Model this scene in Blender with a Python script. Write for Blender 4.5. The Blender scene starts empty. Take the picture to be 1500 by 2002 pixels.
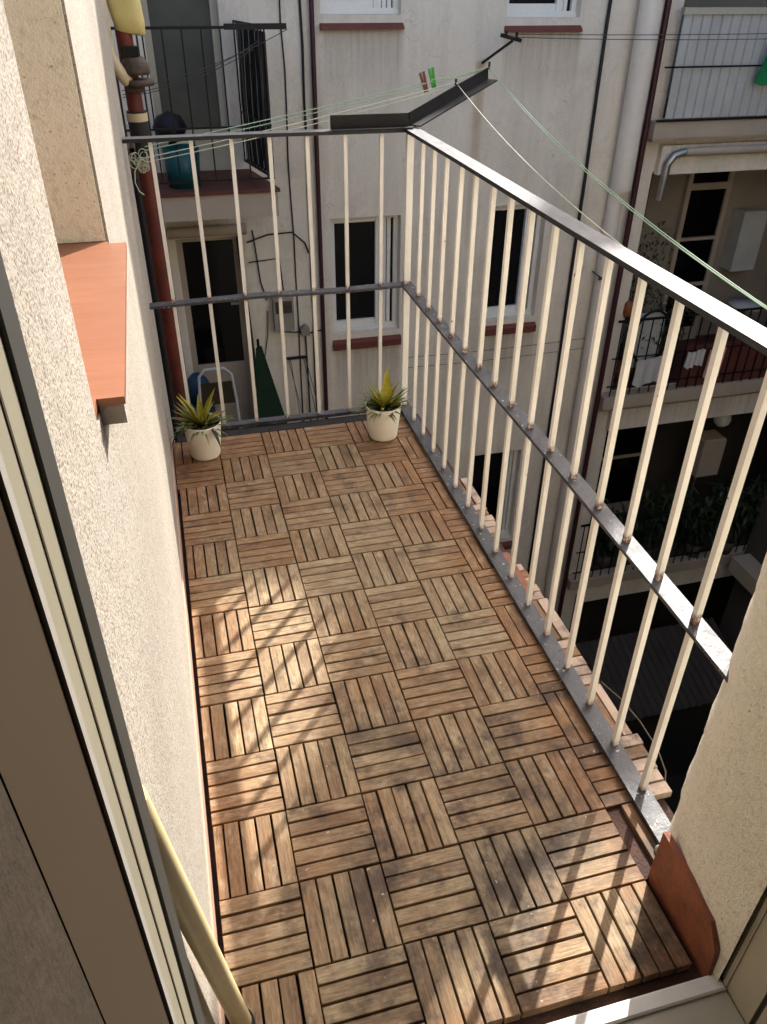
import bpy, math, random
from mathutils import Vector, Matrix
R = math.radians
random.seed(7)
C = bpy.context.scene.collection
sc = bpy.context.scene

# ---------------------------------------------------------------- camera
cam_d = bpy.data.cameras.new('camera'); cam = bpy.data.objects.new('camera', cam_d); C.objects.link(cam)
cam.location = (0.0865, -0.7907, 1.3380)
cam.rotation_euler = (0.9656, -0.0076, -0.2578)
cam_d.sensor_fit = 'HORIZONTAL'; cam_d.sensor_width = 36; cam_d.lens = 36 * 1549.1 / 1500
cam_d.clip_start = 0.02; cam_d.clip_end = 500
sc.camera = cam
# ---------------------------------------------------------------- world, sun, exposure
AZ, EL = math.atan2(0.66, 0.752), R(38)
w = bpy.data.worlds.new('World'); sc.world = w; w.use_nodes = True
nt = w.node_tree; bg = nt.nodes['Background']
sky = nt.nodes.new('ShaderNodeTexSky'); sky.sky_type = 'NISHITA'; sky.sun_disc = False
sky.sun_elevation = EL; sky.sun_rotation = AZ; sky.air_density = .8; sky.dust_density = 3.0; sky.ozone_density = .6
nt.links.new(sky.outputs[0], bg.inputs[0]); bg.inputs[1].default_value = 0.15
sv = Vector((math.sin(AZ) * math.cos(EL), math.cos(AZ) * math.cos(EL), math.sin(EL)))
sd = bpy.data.lights.new('sun', 'SUN'); sd.energy = 3.3; sd.angle = R(0.5); sd.color = (1, .95, .88)
so = bpy.data.objects.new('sun', sd); C.objects.link(so); so.location = (6, 8, 12)
so.rotation_euler = sv.to_track_quat('Z', 'Y').to_euler()
sc.view_settings.view_transform = 'Standard'; sc.view_settings.look = 'None'
sc.view_settings.exposure = 1.75; sc.view_settings.gamma = 1
sc.cycles.max_bounces = 8; sc.cycles.diffuse_bounces = 5


# ---------------------------------------------------------------- materials
def s2l(c): return tuple(((v / 255) / 12.92 if v <= 10 else (((v / 255) + .055) / 1.055) ** 2.4) for v in c)


class NG:
    def __init__(s, name):
        s.m = bpy.data.materials.new(name); s.m.use_nodes = True; s.t = s.m.node_tree
        s.b = s.t.nodes['Principled BSDF']
    def n(s, t, **k):
        x = s.t.nodes.new(t)
        for a, v in k.items(): setattr(x, a, v)
        return x
    def l(s, a, b): s.t.links.new(a, b)
    def pos(s, scale=(1, 1, 1), obj=False):
        mp = s.n('ShaderNodeMapping'); mp.inputs['Scale'].default_value = scale
        if obj:
            tc = s.n('ShaderNodeTexCoord'); s.l(tc.outputs['Object'], mp.inputs[0])
        else:
            g = s.n('ShaderNodeNewGeometry'); s.l(g.outputs['Position'], mp.inputs[0])
        return mp.outputs[0]
    def noise(s, vec, scale, detail=4, rough=.55, lo=.35, hi=.65):
        x = s.n('ShaderNodeTexNoise'); x.inputs['Scale'].default_value = scale
        x.inputs['Detail'].default_value = detail; x.inputs['Roughness'].default_value = rough
        s.l(vec, x.inputs['Vector'])
        r = s.n('ShaderNodeMapRange'); r.inputs[1].default_value = lo; r.inputs[2].default_value = hi
        s.l(x.outputs['Fac'], r.inputs[0]); return r.outputs[0]
    def mix(s, fac, a, b, mode='MIX'):
        x = s.n('ShaderNodeMix', data_type='RGBA', blend_type=mode)
        for sock, v in ((x.inputs['Factor'], fac), (x.inputs['A'], a), (x.inputs['B'], b)):
            if isinstance(v, (int, float)): sock.default_value = v
            elif isinstance(v, tuple): sock.default_value = (*v, 1)
            else: s.l(v, sock)
        return x.outputs['Result']
    def mul(s, a, k, op='MULTIPLY'):
        x = s.n('ShaderNodeMath', operation=op)
        for i, v in enumerate((a, k)):
            if isinstance(v, (int, float)): x.inputs[i].default_value = v
            else: s.l(v, x.inputs[i])
        x.use_clamp = op != 'SUBTRACT' and False
        return x.outputs[0]
    def rng(s, v, a, b, c=0, d=1):
        r = s.n('ShaderNodeMapRange')
        for i, k in enumerate((a, b, c, d)): r.inputs[i + 1].default_value = k
        s.l(v, r.inputs[0]); return r.outputs[0]
    def bump(s, h, strength, dist):
        b = s.n('ShaderNodeBump'); b.inputs['Strength'].default_value = strength
        b.inputs['Distance'].default_value = dist; s.l(h, b.inputs['Height'])
        s.l(b.outputs[0], s.b.inputs['Normal']); return b
    def col(s, c):
        if isinstance(c, tuple): s.b.inputs['Base Color'].default_value = (*c, 1)
        else: s.l(c, s.b.inputs['Base Color'])
    def rough(s, r, metal=0, spec=.5):
        if isinstance(r, (int, float)): s.b.inputs['Roughness'].default_value = r
        else: s.l(r, s.b.inputs['Roughness'])
        s.b.inputs['Metallic'].default_value = metal
        s.b.inputs['Specular IOR Level'].default_value = spec


M = {}


def simple(name, c, rough=.6, metal=0, var=.25, scale=6, dark=None, bump=0, spec=.4, bscale=80):
    g = NG(name); p = g.pos()
    d = dark if dark else tuple(v * (1 - var) for v in c)
    f = g.noise(p, scale, 6, .65, .3, .7)
    col = g.mix(f, d, c)
    f2 = g.noise(p, scale * 9, 3, .6, .3, .75)
    col = g.mix(g.mul(f2, .18), col, tuple(v * .55 for v in c))
    g.col(col); g.rough(rough, metal, spec)
    if bump: g.bump(g.noise(p, bscale, 4, .6, .2, .8), bump, .004)
    M[name] = g.m; return g


# near stucco of the house: pale coarse-grained render
g = NG('stucco'); p = g.pos()
grain = g.n('ShaderNodeTexVoronoi'); grain.inputs['Scale'].default_value = 300; g.l(p, grain.inputs['Vector'])
g2 = g.n('ShaderNodeTexVoronoi'); g2.inputs['Scale'].default_value = 190; g.l(p, g2.inputs['Vector'])
n2 = g.noise(p, 2.2, 5, .6, .3, .7); n1 = g.noise(p, 520, 2, .5, .3, .7); n4 = g.noise(p, 28, 4, .6, .3, .7); n5 = g.noise(p, 9, 5, .65, .35, .7)
col = g.mix(n2, s2l((150, 144, 134)), s2l((170, 164, 153)))
col = g.mix(g.mul(n5, .3), col, s2l((150, 138, 124)))
def dots(v, lo, amt, c, col):
    gs = g.n('ShaderNodeSeparateColor'); g.l(v.outputs['Color'], gs.inputs[0])
    d = g.mul(g.rng(v.outputs['Distance'], .22, .42, 1, 0), g.rng(gs.outputs[0], lo, lo + .08))
    return g.mix(g.mul(d, amt), col, c)
g3 = g.n('ShaderNodeTexVoronoi'); g3.inputs['Scale'].default_value = 120; g.l(p, g3.inputs['Vector'])
col = dots(grain, .45, .8, s2l((96, 78, 66)), col); col = dots(g2, .60, .8, s2l((108, 90, 76)), col); col = dots(g3, .78, .7, s2l((120, 104, 90)), col)
g.col(col); g.rough(.92, 0, .15)
h = g.mul(g.mul(grain.outputs['Distance'], .7), g.mul(n1, .3), 'ADD'); h = g.mul(h, g.mul(n4, 1.4), 'ADD'); g.bump(h, .42, .0022)
M['stucco'] = g.m
# smoother tan render of reveals and of the jamb
g = NG('tan_render'); p = g.pos()
n1 = g.noise(p, 3.5, 5, .6, .3, .7); n2 = g.noise(p, 90, 5, .7, .5, .72); n3 = g.noise(p, 300, 3, .7, .2, .8)
col = g.mix(n1, s2l((236, 228, 206)), s2l((245, 239, 224)))
col = g.mix(g.mul(n2, .38), col, s2l((160, 136, 98)))
pit = g.noise(p, 150, 3, .6, .66, .70); col = g.mix(g.mul(pit, .6), col, s2l((110, 86, 58)))
g.col(col); g.rough(.92, 0, .15); g.bump(g.mul(n3, g.noise(p, 60, 4, .7, .2, .8), 'ADD'), .8, .003)
M['tan_render'] = g.m
# opposite facade render with rain streaks and stains
g = NG('facade_render'); p = g.pos()
n1 = g.noise(p, .9, 5, .6, .3, .7)
st = g.noise(g.pos((3.2, 3.2, .25)), 2.2, 5, .65, .45, .75)
n2 = g.noise(p, 26, 4, .65, .35, .75)
col = g.mix(n1, s2l((216, 203, 182)), s2l((230, 219, 199)))
col = g.mix(g.mul(st, .28), col, s2l((150, 132, 110)))
col = g.mix(g.mul(n2, .14), col, s2l((130, 118, 104)))
pt = g.noise(p, .45, 2, .5, .47, .53)
col = g.mix(g.mul(pt, .22), col, s2l((196, 186, 172)))
gr = g.noise(p, 2.3, 6, .7, .52, .72); col = g.mix(g.mul(gr, .24), col, s2l((142, 128, 110)))
vc = g.n('ShaderNodeTexVoronoi', feature='DISTANCE_TO_EDGE'); vc.inputs['Scale'].default_value = 1.1
wv_ = g.n('ShaderNodeVectorMath', operation='ADD'); nz_ = g.n('ShaderNodeTexNoise'); nz_.inputs['Scale'].default_value = 4; g.l(p, nz_.inputs['Vector']); g.l(p, wv_.inputs[0]); g.l(nz_.outputs['Color'], wv_.inputs[1]); g.l(wv_.outputs[0], vc.inputs['Vector'])
crk = g.mul(g.rng(vc.outputs['Distance'], .002, .006, 1, 0), g.noise(p, 1.7, 2, .5, .5, .6)); col = g.mix(g.mul(crk, .3), col, s2l((110, 98, 84)))
sp = g.n('ShaderNodeSeparateXYZ'); gg = g.n('ShaderNodeNewGeometry'); g.l(gg.outputs['Position'], sp.inputs[0])
# rust run under the iron bracket (x 3.08, below z .63)
dx = g.mul(g.mul(sp.outputs[0], 3.07, 'SUBTRACT'), g.mul(sp.outputs[0], 3.07, 'SUBTRACT'))
rust = g.rng(dx, .0, .004, 1, 0)
rz = g.mul(g.rng(sp.outputs[2], .60, .63, 1, 0), g.rng(sp.outputs[2], -1.2, .6, 0, 1))
col = g.mix(g.mul(g.mul(rust, rz), .6), col, s2l((150, 110, 60)))
drip = g.noise(g.pos((14, 14, .6)), 1.6, 5, .7, .42, .68)
for (xa, xb, zt, ln) in ((1.60, 2.36, -2.04, .9), (3.25, 3.96, -2.04, .9), (1.58, 2.34, .87, .6), (3.26, 4.06, .84, .6), (-.4, 1.05, -.43, .5), (4.86, 8, -.02, .4), (4.86, 8, -3.1, .5)):
    mk = g.mul(g.mul(g.rng(sp.outputs[0], xa, xa + .05), g.rng(sp.outputs[0], xb - .05, xb, 1, 0)), g.mul(g.rng(sp.outputs[2], zt - ln, zt), g.rng(sp.outputs[2], zt, zt + .01, 1, 0)))
    col = g.mix(g.mul(g.mul(mk, g.mul(drip, .8, 'ADD')), .32), col, s2l((112, 96, 76)))
g.col(col); g.rough(.9, 0, .2); g.bump(g.noise(p, 45, 5, .65, .2, .8), .35, .01)
M['facade_render'] = g.m

# decking wood: local y is the grain direction; Object Info random and island random vary each slat
g = NG('deck_wood')
tc = g.n('ShaderNodeTexCoord'); oi = g.n('ShaderNodeObjectInfo'); geo = g.n('ShaderNodeNewGeometry')
off = g.n('ShaderNodeCombineXYZ'); g.l(g.mul(oi.outputs['Random'], 37), off.inputs[0]); g.l(g.mul(geo.outputs['Random Per Island'], 11), off.inputs[1]); g.l(geo.outputs['Random Per Island'], off.inputs[2])
va = g.n('ShaderNodeVectorMath', operation='ADD'); g.l(tc.outputs['Object'], va.inputs[0]); g.l(off.outputs[0], va.inputs[1])
def mapped(vec, sc_):
    mp = g.n('ShaderNodeMapping'); mp.inputs['Scale'].default_value = sc_; g.l(vec, mp.inputs[0]); return mp.outputs[0]
fine = g.noise(mapped(va.outputs[0], (26, 2.2, 26)), 11, 5, .65, .3, .7)
broad = g.noise(mapped(va.outputs[0], (4, 1, 4)), 7, 4, .6, .3, .7)
wp = geo.outputs['Position']
weath = g.noise(wp, 3.1, 4, .6, .35, .62)
spx = g.n('ShaderNodeSeparateXYZ'); g.l(wp, spx.inputs[0])
isl = geo.outputs['Random Per Island']
grey = g.mix(fine, s2l((120, 104, 76)), s2l((174, 155, 119)))
oran = g.mix(fine, s2l((100, 68, 40)), s2l((158, 114, 68)))
wf = g.mul(g.mul(weath, .55), g.mul(isl, .35), 'ADD')
wf = g.mul(wf, g.mul(g.rng(spx.outputs[0], .68, .80, 0, -.9), g.rng(spx.outputs[1], .9, 1.65, 0, -.45), 'ADD'), 'ADD')
wf = g.mul(wf, g.mul(g.rng(spx.outputs[1], -.30, -.24, -.7, 0), g.rng(spx.outputs[0], .0, .12, -.45, 0), 'ADD'), 'ADD')
wf = g.mul(wf, g.mul(g.mul(oi.outputs['Random'], .5, 'SUBTRACT'), .38), 'ADD')
wfc = g.rng(wf, 0, 1, 0.0, 1)
col = g.mix(wfc, oran, grey)
col = g.mix(g.mul(g.rng(broad, .2, 1), .35), col, s2l((92, 68, 46)))
mott = g.noise(mapped(va.outputs[0], (3, 1, 3)), 42, 5, .75, .42, .68)
col = g.mix(g.mul(mott, .42), col, s2l((84, 64, 44)))
pale = g.noise(mapped(va.outputs[0], (2, 1, 2)), 19, 5, .7, .52, .7)
col = g.mix(g.mul(pale, .35), col, s2l((186, 172, 146)))
# worn pale outer strip past the rail
col = g.mix(g.mul(g.rng(spx.outputs[0], .848, .853), g.rng(isl, .5, .6, 0, .5)), col, s2l((190, 174, 160)))
# dark damp stains, mostly nearer the door
stn = g.noise(wp, 5.5, 5, .7, .46, .62); zone = g.mul(g.rng(spx.outputs[1], .62, .15, 0, 1), g.rng(spx.outputs[0], .12, .3, 0, 1))
stn2 = g.noise(wp, 11, 5, .7, .54, .66)
sf = g.mul(g.mul(stn, zone), .86)
col = g.mix(sf, col, s2l((58, 46, 36)))
col = g.mix(g.mul(stn2, .62), col, s2l((66, 48, 34)))
spots = g.noise(wp, 75, 2, .5, .72, .76)
col = g.mix(g.mul(spots, .5), col, s2l((205, 190, 165)))
hsv = g.n('ShaderNodeHueSaturation'); hsv.inputs['Saturation'].default_value = .97; g.l(col, hsv.inputs['Color']); g.l(g.rng(isl, 0, 1, .82, 1.16), hsv.inputs['Value'])
g.col(hsv.outputs[0]); g.rough(.62, 0, .35); g.bump(fine, .35, .0012)
M['deck_wood'] = g.m

simple('deck_base', s2l((28, 20, 15)), .9)
simple('red_concrete', s2l((80, 52, 40)), .85, var=.5, scale=20, dark=s2l((44, 31, 26)), bump=.6, bscale=150)
simple('pink_skirting', s2l((178, 146, 126)), .7, var=.2, scale=18)
# terracotta tiles
g = NG('terracotta'); p = g.pos()
wv = g.noise(g.pos((6, 30, 6)), 2.2, 4, .6, .3, .7); nb = g.noise(p, 8, 4, .6, .35, .7)
col = g.mix(wv, s2l((132, 84, 60)), s2l((138, 94, 70))); col = g.mix(g.mul(nb, .4), col, s2l((120, 74, 52)))
g.col(col); g.rough(.45, 0, .4); g.bump(wv, .2, .001); M['terracotta'] = g.m
simple('red_tile', s2l((146, 86, 60)), .6, var=.35, scale=24, dark=s2l((104, 60, 42)), bump=.3)
simple('sill_red', s2l((112, 56, 46)), .6, var=.25, scale=10)
simple('mortar', s2l((168, 160, 150)), .9, bump=.5, bscale=120)
# cream painted square bars with rust chips
g = NG('cream_paint'); p = g.pos()
ch = g.noise(p, 55, 3, .6, .735, .75); n = g.noise(p, 8, 4, .6, .3, .7)
col = g.mix(n, s2l((214, 208, 198)), s2l((230, 225, 217))); col = g.mix(ch, col, s2l((52, 34, 24)))
zz = g.n('ShaderNodeSeparateXYZ'); g.l(p, zz.inputs[0])
wz = g.mul(g.rng(zz.outputs[2], .442, .452), g.rng(zz.outputs[2], .466, .476, 1, 0)); wz2 = g.rng(zz.outputs[2], .012, .03, 1, 0)
col = g.mix(g.mul(g.mul(wz, wz2, 'ADD'), g.noise(p, 120, 4, .7, .35, .55)), col, s2l((108, 60, 36)))
g.col(col); g.rough(.5, 0, .4); g.bump(g.noise(p, 90, 3, .6, .2, .8), .15, .001); M['cream_paint'] = g.m
# black flat iron of the rails: scuffed enamel with pale flecks
g = NG('rail_iron'); p = g.pos()
n = g.noise(p, 25, 6, .7, .35, .7); fl = g.noise(p, 110, 3, .6, .67, .70); ru = g.noise(p, 18, 5, .7, .64, .72)
col = g.mix(n, s2l((40, 40, 43)), s2l((76, 75, 78))); col = g.mix(ru, col, s2l((96, 62, 44))); col = g.mix(fl, col, s2l((190, 185, 175)))
g.col(col); g.rough(g.rng(n, 0, 1, .40, .62), .0, .5); g.bump(n, .6, .002); M['rail_iron'] = g.m
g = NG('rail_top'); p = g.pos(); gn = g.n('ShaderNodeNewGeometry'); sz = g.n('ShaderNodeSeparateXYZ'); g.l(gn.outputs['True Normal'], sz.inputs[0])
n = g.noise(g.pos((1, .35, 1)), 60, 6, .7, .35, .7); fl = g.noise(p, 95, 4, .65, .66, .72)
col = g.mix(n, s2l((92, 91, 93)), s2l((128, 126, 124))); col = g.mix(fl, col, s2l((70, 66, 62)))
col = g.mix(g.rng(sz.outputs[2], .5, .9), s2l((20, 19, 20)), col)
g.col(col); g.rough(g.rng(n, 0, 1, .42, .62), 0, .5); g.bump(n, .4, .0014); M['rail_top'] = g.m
simple('black_iron', s2l((26, 25, 26)), .5, .2, var=.3, scale=12, spec=.3)
simple('pvc_white', s2l((222, 218, 208)), .4, var=.06, scale=4)
simple('pvc_frame', s2l((176, 168, 148)), .45, var=.08, scale=3)
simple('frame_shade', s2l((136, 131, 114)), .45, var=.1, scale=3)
simple('lip_grey', s2l((150, 146, 140)), .5, var=.08)
simple('pvc_beige', s2l((198, 178, 140)), .5, var=.2, scale=10)
simple('gasket', s2l((56, 55, 51)), .6)
simple('brown_panel', s2l((54, 41, 24)), .7, var=.2, scale=3)
simple('dark_panel', s2l((50, 40, 27)), .8, var=.3, scale=8, bump=.3)
simple('room_wall', s2l((120, 104, 84)), .9)
simple('red_pipe', s2l((112, 42, 28)), .6, var=.45, scale=14, dark=s2l((62, 24, 18)))
simple('dark_red_pipe', s2l((66, 26, 28)), .5, var=.3)
simple('white_pipe', s2l((222, 210, 192)), .5, var=.15, scale=2)
simple('cable', s2l((24, 24, 26)), .6)
simple('thin_cable', s2l((84, 74, 64)), .7)
simple('rusty', s2l((92, 78, 64)), .7, .3, var=.5, scale=40, bump=.6)
simple('yellow_plastic', s2l((214, 198, 134)), .4, var=.2, scale=10)
simple('grey_box', s2l((150, 142, 128)), .5)
simple('glass_dark', s2l((14, 14, 14)), .08, spec=.35)
simple('curtain', s2l((92, 90, 78)), .8, var=.35, scale=3)
simple('floor_brown', s2l((96, 50, 38)), .7)
simple('teal_plastic', s2l((12, 78, 80)), .45)
simple('blue_plastic', s2l((16, 56, 80)), .5)
simple('green_cloth', s2l((14, 112, 62)), .8, var=.15)
simple('dark_green_cloth', s2l((14, 44, 20)), .8, var=.3)
simple('white_cloth', s2l((186, 182, 174)), .85, var=.1)
simple('pink_cloth', s2l((196, 150, 146)), .85)
simple('blue_cloth', s2l((36, 60, 110)), .85)
simple('orange_plastic', s2l((140, 78, 34)), .5)
simple('alu', s2l((170, 166, 158)), .35, .8)
simple('courtyard_floor', s2l((44, 38, 33)), .9, var=.4, scale=2, bump=.4)
simple('soil', s2l((34, 26, 20)), .95)
g = NG('pot_white'); g.col(s2l((238, 231, 214))); g.rough(.42, 0, .4); M['pot_white'] = g.m
simple('leaf_dark', s2l((44, 58, 26)), .6, var=.5, scale=30)
simple('leaf_green', s2l((112, 122, 62)), .55, var=.45, scale=60)
simple('leaf_yellow', s2l((188, 172, 58)), .5, var=.4, scale=50, dark=s2l((128, 130, 48)))
simple('rope', s2l((148, 176, 150)), .6, var=.15, scale=60)
simple('rope_pale', s2l((190, 198, 176)), .6, var=.15, scale=60)
simple('pin_green', s2l((46, 150, 44)), .5)
simple('pin_brown', s2l((104, 60, 44)), .6)
simple('stick_wood', s2l((224, 206, 158)), .45, var=.2, scale=9)
simple('rubber', s2l((36, 32, 28)), .7)
simple('corrugated', s2l((186, 184, 176)), .6, var=.2, scale=3)
simple('far_wall', s2l((176, 160, 140)), .9, var=.2, scale=1)
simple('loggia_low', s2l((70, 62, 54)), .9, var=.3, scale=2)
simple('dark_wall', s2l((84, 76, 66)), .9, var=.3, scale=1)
simple('dark_kerb', s2l((46, 43, 41)), .9, var=.5, scale=30, bump=.5, bscale=90)
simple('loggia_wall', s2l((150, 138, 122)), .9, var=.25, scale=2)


# ---------------------------------------------------------------- mesh builder
class MB:
    def __init__(s): s.v = []; s.f = []; s.smooth = []
    def add(s, vs, fs, sm=False):
        o = len(s.v); s.v += [tuple(v) for v in vs]; s.f += [tuple(i + o for i in f) for f in fs]; s.smooth += [sm] * len(fs); return s
    def box(s, x0, x1, y0, y1, z0, z1, ch=0, rot=None):
        if ch:
            c = ch
            vs = [(x0, y0, z0), (x1, y0, z0), (x1, y1, z0), (x0, y1, z0), (x0, y0, z1 - c), (x1, y0, z1 - c), (x1, y1, z1 - c), (x0, y1, z1 - c),
                  (x0 + c, y0 + c, z1), (x1 - c, y0 + c, z1), (x1 - c, y1 - c, z1), (x0 + c, y1 - c, z1)]
            fs = [(3, 2, 1, 0), (0, 1, 5, 4), (1, 2, 6, 5), (2, 3, 7, 6), (3, 0, 4, 7), (4, 5, 9, 8), (5, 6, 10, 9), (6, 7, 11, 10), (7, 4, 8, 11), (8, 9, 10, 11)]
        else:
            vs = [(x0, y0, z0), (x1, y0, z0), (x1, y1, z0), (x0, y1, z0), (x0, y0, z1), (x1, y0, z1), (x1, y1, z1), (x0, y1, z1)]
            fs = [(3, 2, 1, 0), (0, 1, 5, 4), (1, 2, 6, 5), (2, 3, 7, 6), (3, 0, 4, 7), (4, 5, 6, 7)]
        if rot: vs = [rot @ Vector(v) for v in vs]
        return s.add(vs, fs)
    def tube(s, pts, r, n=8, caps=True, r1=None):
        pts = [Vector(p) for p in pts]; k = len(pts); vs = []; fs = []
        up = None
        for i, p in enumerate(pts):
            t = (pts[min(i + 1, k - 1)] - pts[max(i - 1, 0)]).normalized()
            if up is None:
                up = Vector((0, 0, 1)) if abs(t.z) < .9 else Vector((1, 0, 0))
            a = t.cross(up).normalized(); b = a.cross(t).normalized(); up = b
            rr = r if r1 is None else r + (r1 - r) * i / (k - 1)
            for j in range(n):
                th = 2 * math.pi * (j + .5) / n
                vs.append(p + a * math.cos(th) * rr + b * math.sin(th) * rr)
        for i in range(k - 1):
            for j in range(n):
                fs.append((i * n + j, i * n + (j + 1) % n, (i + 1) * n + (j + 1) % n, (i + 1) * n + j))
        s.add(vs, fs, True)
        if caps: s.add(vs[:n], [tuple(range(n))]); s.add(vs[-n:], [tuple(reversed(range(n)))])
        return s
    def bar(s, a, b, wx, wz, up=(0, 0, 1)):
        a = Vector(a); b = Vector(b); t = (b - a).normalized(); x = t.cross(Vector(up)).normalized(); z = x.cross(t)
        vs = [p + x * i * wx / 2 + z * j * wz / 2 for p in (a, b) for i, j in ((-1, -1), (1, -1), (1, 1), (-1, 1))]
        return s.add(vs, [(3, 2, 1, 0), (4, 5, 6, 7), (0, 1, 5, 4), (1, 2, 6, 5), (2, 3, 7, 6), (3, 0, 4, 7)])
    def lathe(s, prof, n=32, c=(0, 0, 0)):
        vs = [(c[0] + r * math.cos(2 * math.pi * j / n), c[1] + r * math.sin(2 * math.pi * j / n), c[2] + z) for r, z in prof for j in range(n)]
        fs = [(i * n + j, i * n + (j + 1) % n, (i + 1) * n + (j + 1) % n, (i + 1) * n + j) for i in range(len(prof) - 1) for j in range(n)]
        return s.add(vs, fs, True)
    def leaf(s, base, d, L, W, droop=0, n=6, fold=.25, twist=0):
        base = Vector(base); d = Vector(d).normalized(); side = d.cross(Vector((0, 0, 1)))
        if side.length < .05: side = Vector((math.cos(twist), math.sin(twist), 0))
        side.normalize(); nrm = side.cross(d).normalized()
        vs = []; p = base.copy(); dd = d.copy()
        for i in range(n + 1):
            t = i / n; wd = W * (0.35 + 1.3 * t if t < .45 else (1 - t) / .55 * .935) * .5 + .0003
            vs += [p - side * wd + nrm * wd * fold, p - nrm * wd * .15, p + side * wd + nrm * wd * fold]
            dd = (dd + Vector((0, 0, -droop / n))).normalized(); p = p + dd * L / n
        fs = []
        for i in range(n):
            a = i * 3; fs += [(a, a + 1, a + 4, a + 3), (a + 1, a + 2, a + 5, a + 4)]
        return s.add(vs, fs, True)
    def build(s, name, mat, parent=None, origin=None):
        me = bpy.data.meshes.new(name)
        o = Vector(origin) if origin else Vector((0, 0, 0))
        me.from_pydata([tuple(Vector(v) - o) for v in s.v], [], s.f)
        me.polygons.foreach_set('use_smooth', s.smooth); me.update()
        me.materials.append(M[mat]); ob = bpy.data.objects.new(name, me); C.objects.link(ob)
        ob.location = o
        if parent is not None:
            ob.parent = parent; ob.location = o - parent.location if origin or parent.location.length else (0, 0, 0)
            if not origin: ob.location = -parent.location
        return ob


def tag(o, label=None, cat=None, group=None, kind=None):
    if label: o['label'] = label
    if cat: o['category'] = cat
    if group: o['group'] = group
    if kind: o['kind'] = kind
    return o


def thing(name, label, cat, loc=(0, 0, 0), group=None):
    o = bpy.data.objects.new(name, None); C.objects.link(o); o.location = loc; o.empty_display_size = .1
    return tag(o, label, cat, group)


def sub(name, mb, mat, parent):
    """sub-part: parent sits at a world offset already; keep world coordinates"""
    ob = mb.build(name, mat); ob.parent = parent
    # both parent chains are translation only
    t = Vector((0, 0, 0)); q = parent
    while q is not None: t += Vector(q.location); q = q.parent
    ob.location = -t
    return ob


def B(*a, **k): return MB().box(*a, **k)


def wall_holes(mb, u0, u1, z0, z1, holes, f0, f1, axis='y'):
    """wall slab between f0 and f1 (depth) with rectangular openings"""
    us = sorted({u0, u1, *[h[0] for h in holes], *[h[1] for h in holes]}); us = [u for u in us if u0 <= u <= u1]
    zs = sorted({z0, z1, *[h[2] for h in holes], *[h[3] for h in holes]}); zs = [z for z in zs if z0 <= z <= z1]
    P = (lambda u, d, z: (u, d, z)) if axis == 'y' else (lambda u, d, z: (d, u, z))
    inh = lambda u, z: any(h[0] < u < h[1] and h[2] < z < h[3] for h in holes)
    for i in range(len(us) - 1):
        for j in range(len(zs) - 1):
            a, b, c, d = us[i], us[i + 1], zs[j], zs[j + 1]
            if inh((a + b) / 2, (c + d) / 2): continue
            for f in (f0, f1): mb.add([P(a, f, c), P(b, f, c), P(b, f, d), P(a, f, d)], [(0, 1, 2, 3)])
    for h in list(holes) + [(u0, u1, z0, z1)]:
        a, b, c, d = max(h[0], u0), min(h[1], u1), max(h[2], z0), min(h[3], z1)
        for (p, q) in (((a, c), (b, c)), ((b, c), (b, d)), ((b, d), (a, d)), ((a, d), (a, c))):
            mb.add([P(p[0], f0, p[1]), P(q[0], f0, q[1]), P(q[0], f1, q[1]), P(p[0], f1, p[1])], [(0, 1, 2, 3)])
    return mb


# ================================================================ SETTING: courtyard ground
tag(B(-60, 60, -60, 60, -9.6, -9.2).build('ground', 'courtyard_floor'), kind='structure')

# ================================================================ OWN HOUSE
house = thing('house', 'pale stucco house wall the balcony hangs on, with tiled window sill and plastered door jamb', 'house', (0, 0, 0))
# stucco wall beside the balcony, window recess
WX = -0.002; ky_o = -.4275
wm = MB(); wall_holes(wm, ky_o, 2.05, -9.2, 2.7, [(-.092, .492, .977, 2.15)], WX, WX - .22, 'x')
wm.box(-4, WX - .223, 1.9, 2.047, -9.2, 2.7)
ow = wm.build('wall', 'stucco', house)
# reveal lining in smoother tan render (2 mm proud)
rv = MB()
rv.box(WX - .19, WX - .004, .486, .490, .993, 2.15); rv.box(WX - .19, WX - .004, -.0915, -.0875, .993, 2.15)
rv.box(WX - .19, WX - .004, -.0875, .486, 2.14, 2.146)
rv.build('window_reveal', 'tan_render', house)
wf = MB(); wf.box(WX - .21, WX - .15, -.087, -.057, 1.02, 2.14); wf.box(WX - .21, WX - .15, .42, .479, 1.02, 2.14)
wf.box(WX - .21, WX - .15, -.057, .42, 1.02, 1.08); wf.box(WX - .21, WX - .15, -.057, .42, 2.08, 2.14)
wfr = wf.build('window', 'pvc_white', house); sub('pane', B(WX - .19, WX - .18, -.057, .42, 1.08, 2.08), 'glass_dark', wfr)
sl = MB(); sp_ = [(WX - .19, -.0865), (WX - .001, -.0865), (WX - .001, -.056), (.0235, -.056), (.0235, .474), (WX - .001, .474), (WX - .001, .485), (WX - .19, .485)]
sl.add([(a, b, .984) for a, b in sp_] + [(a, b, .992) for a, b in sp_], [(j, (j + 1) % 8, (j + 1) % 8 + 8, j + 8) for j in range(8)] + [tuple(range(7, -1, -1)), tuple(range(8, 16))])
sill = sl.build('window_sill', 'terracotta', house)
sb = MB(); sb.box(WX + .0005, .0215, -.053, .471, .962, .9835); sub('sill_bed', sb, 'mortar', sill)
# skirting along the wall foot
sk = MB(); sk.box(WX - .004, .0015, -.4275, 1.66, -.03, .055, ch=.002); sk.build('skirting', 'pink_skirting', house)

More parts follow.
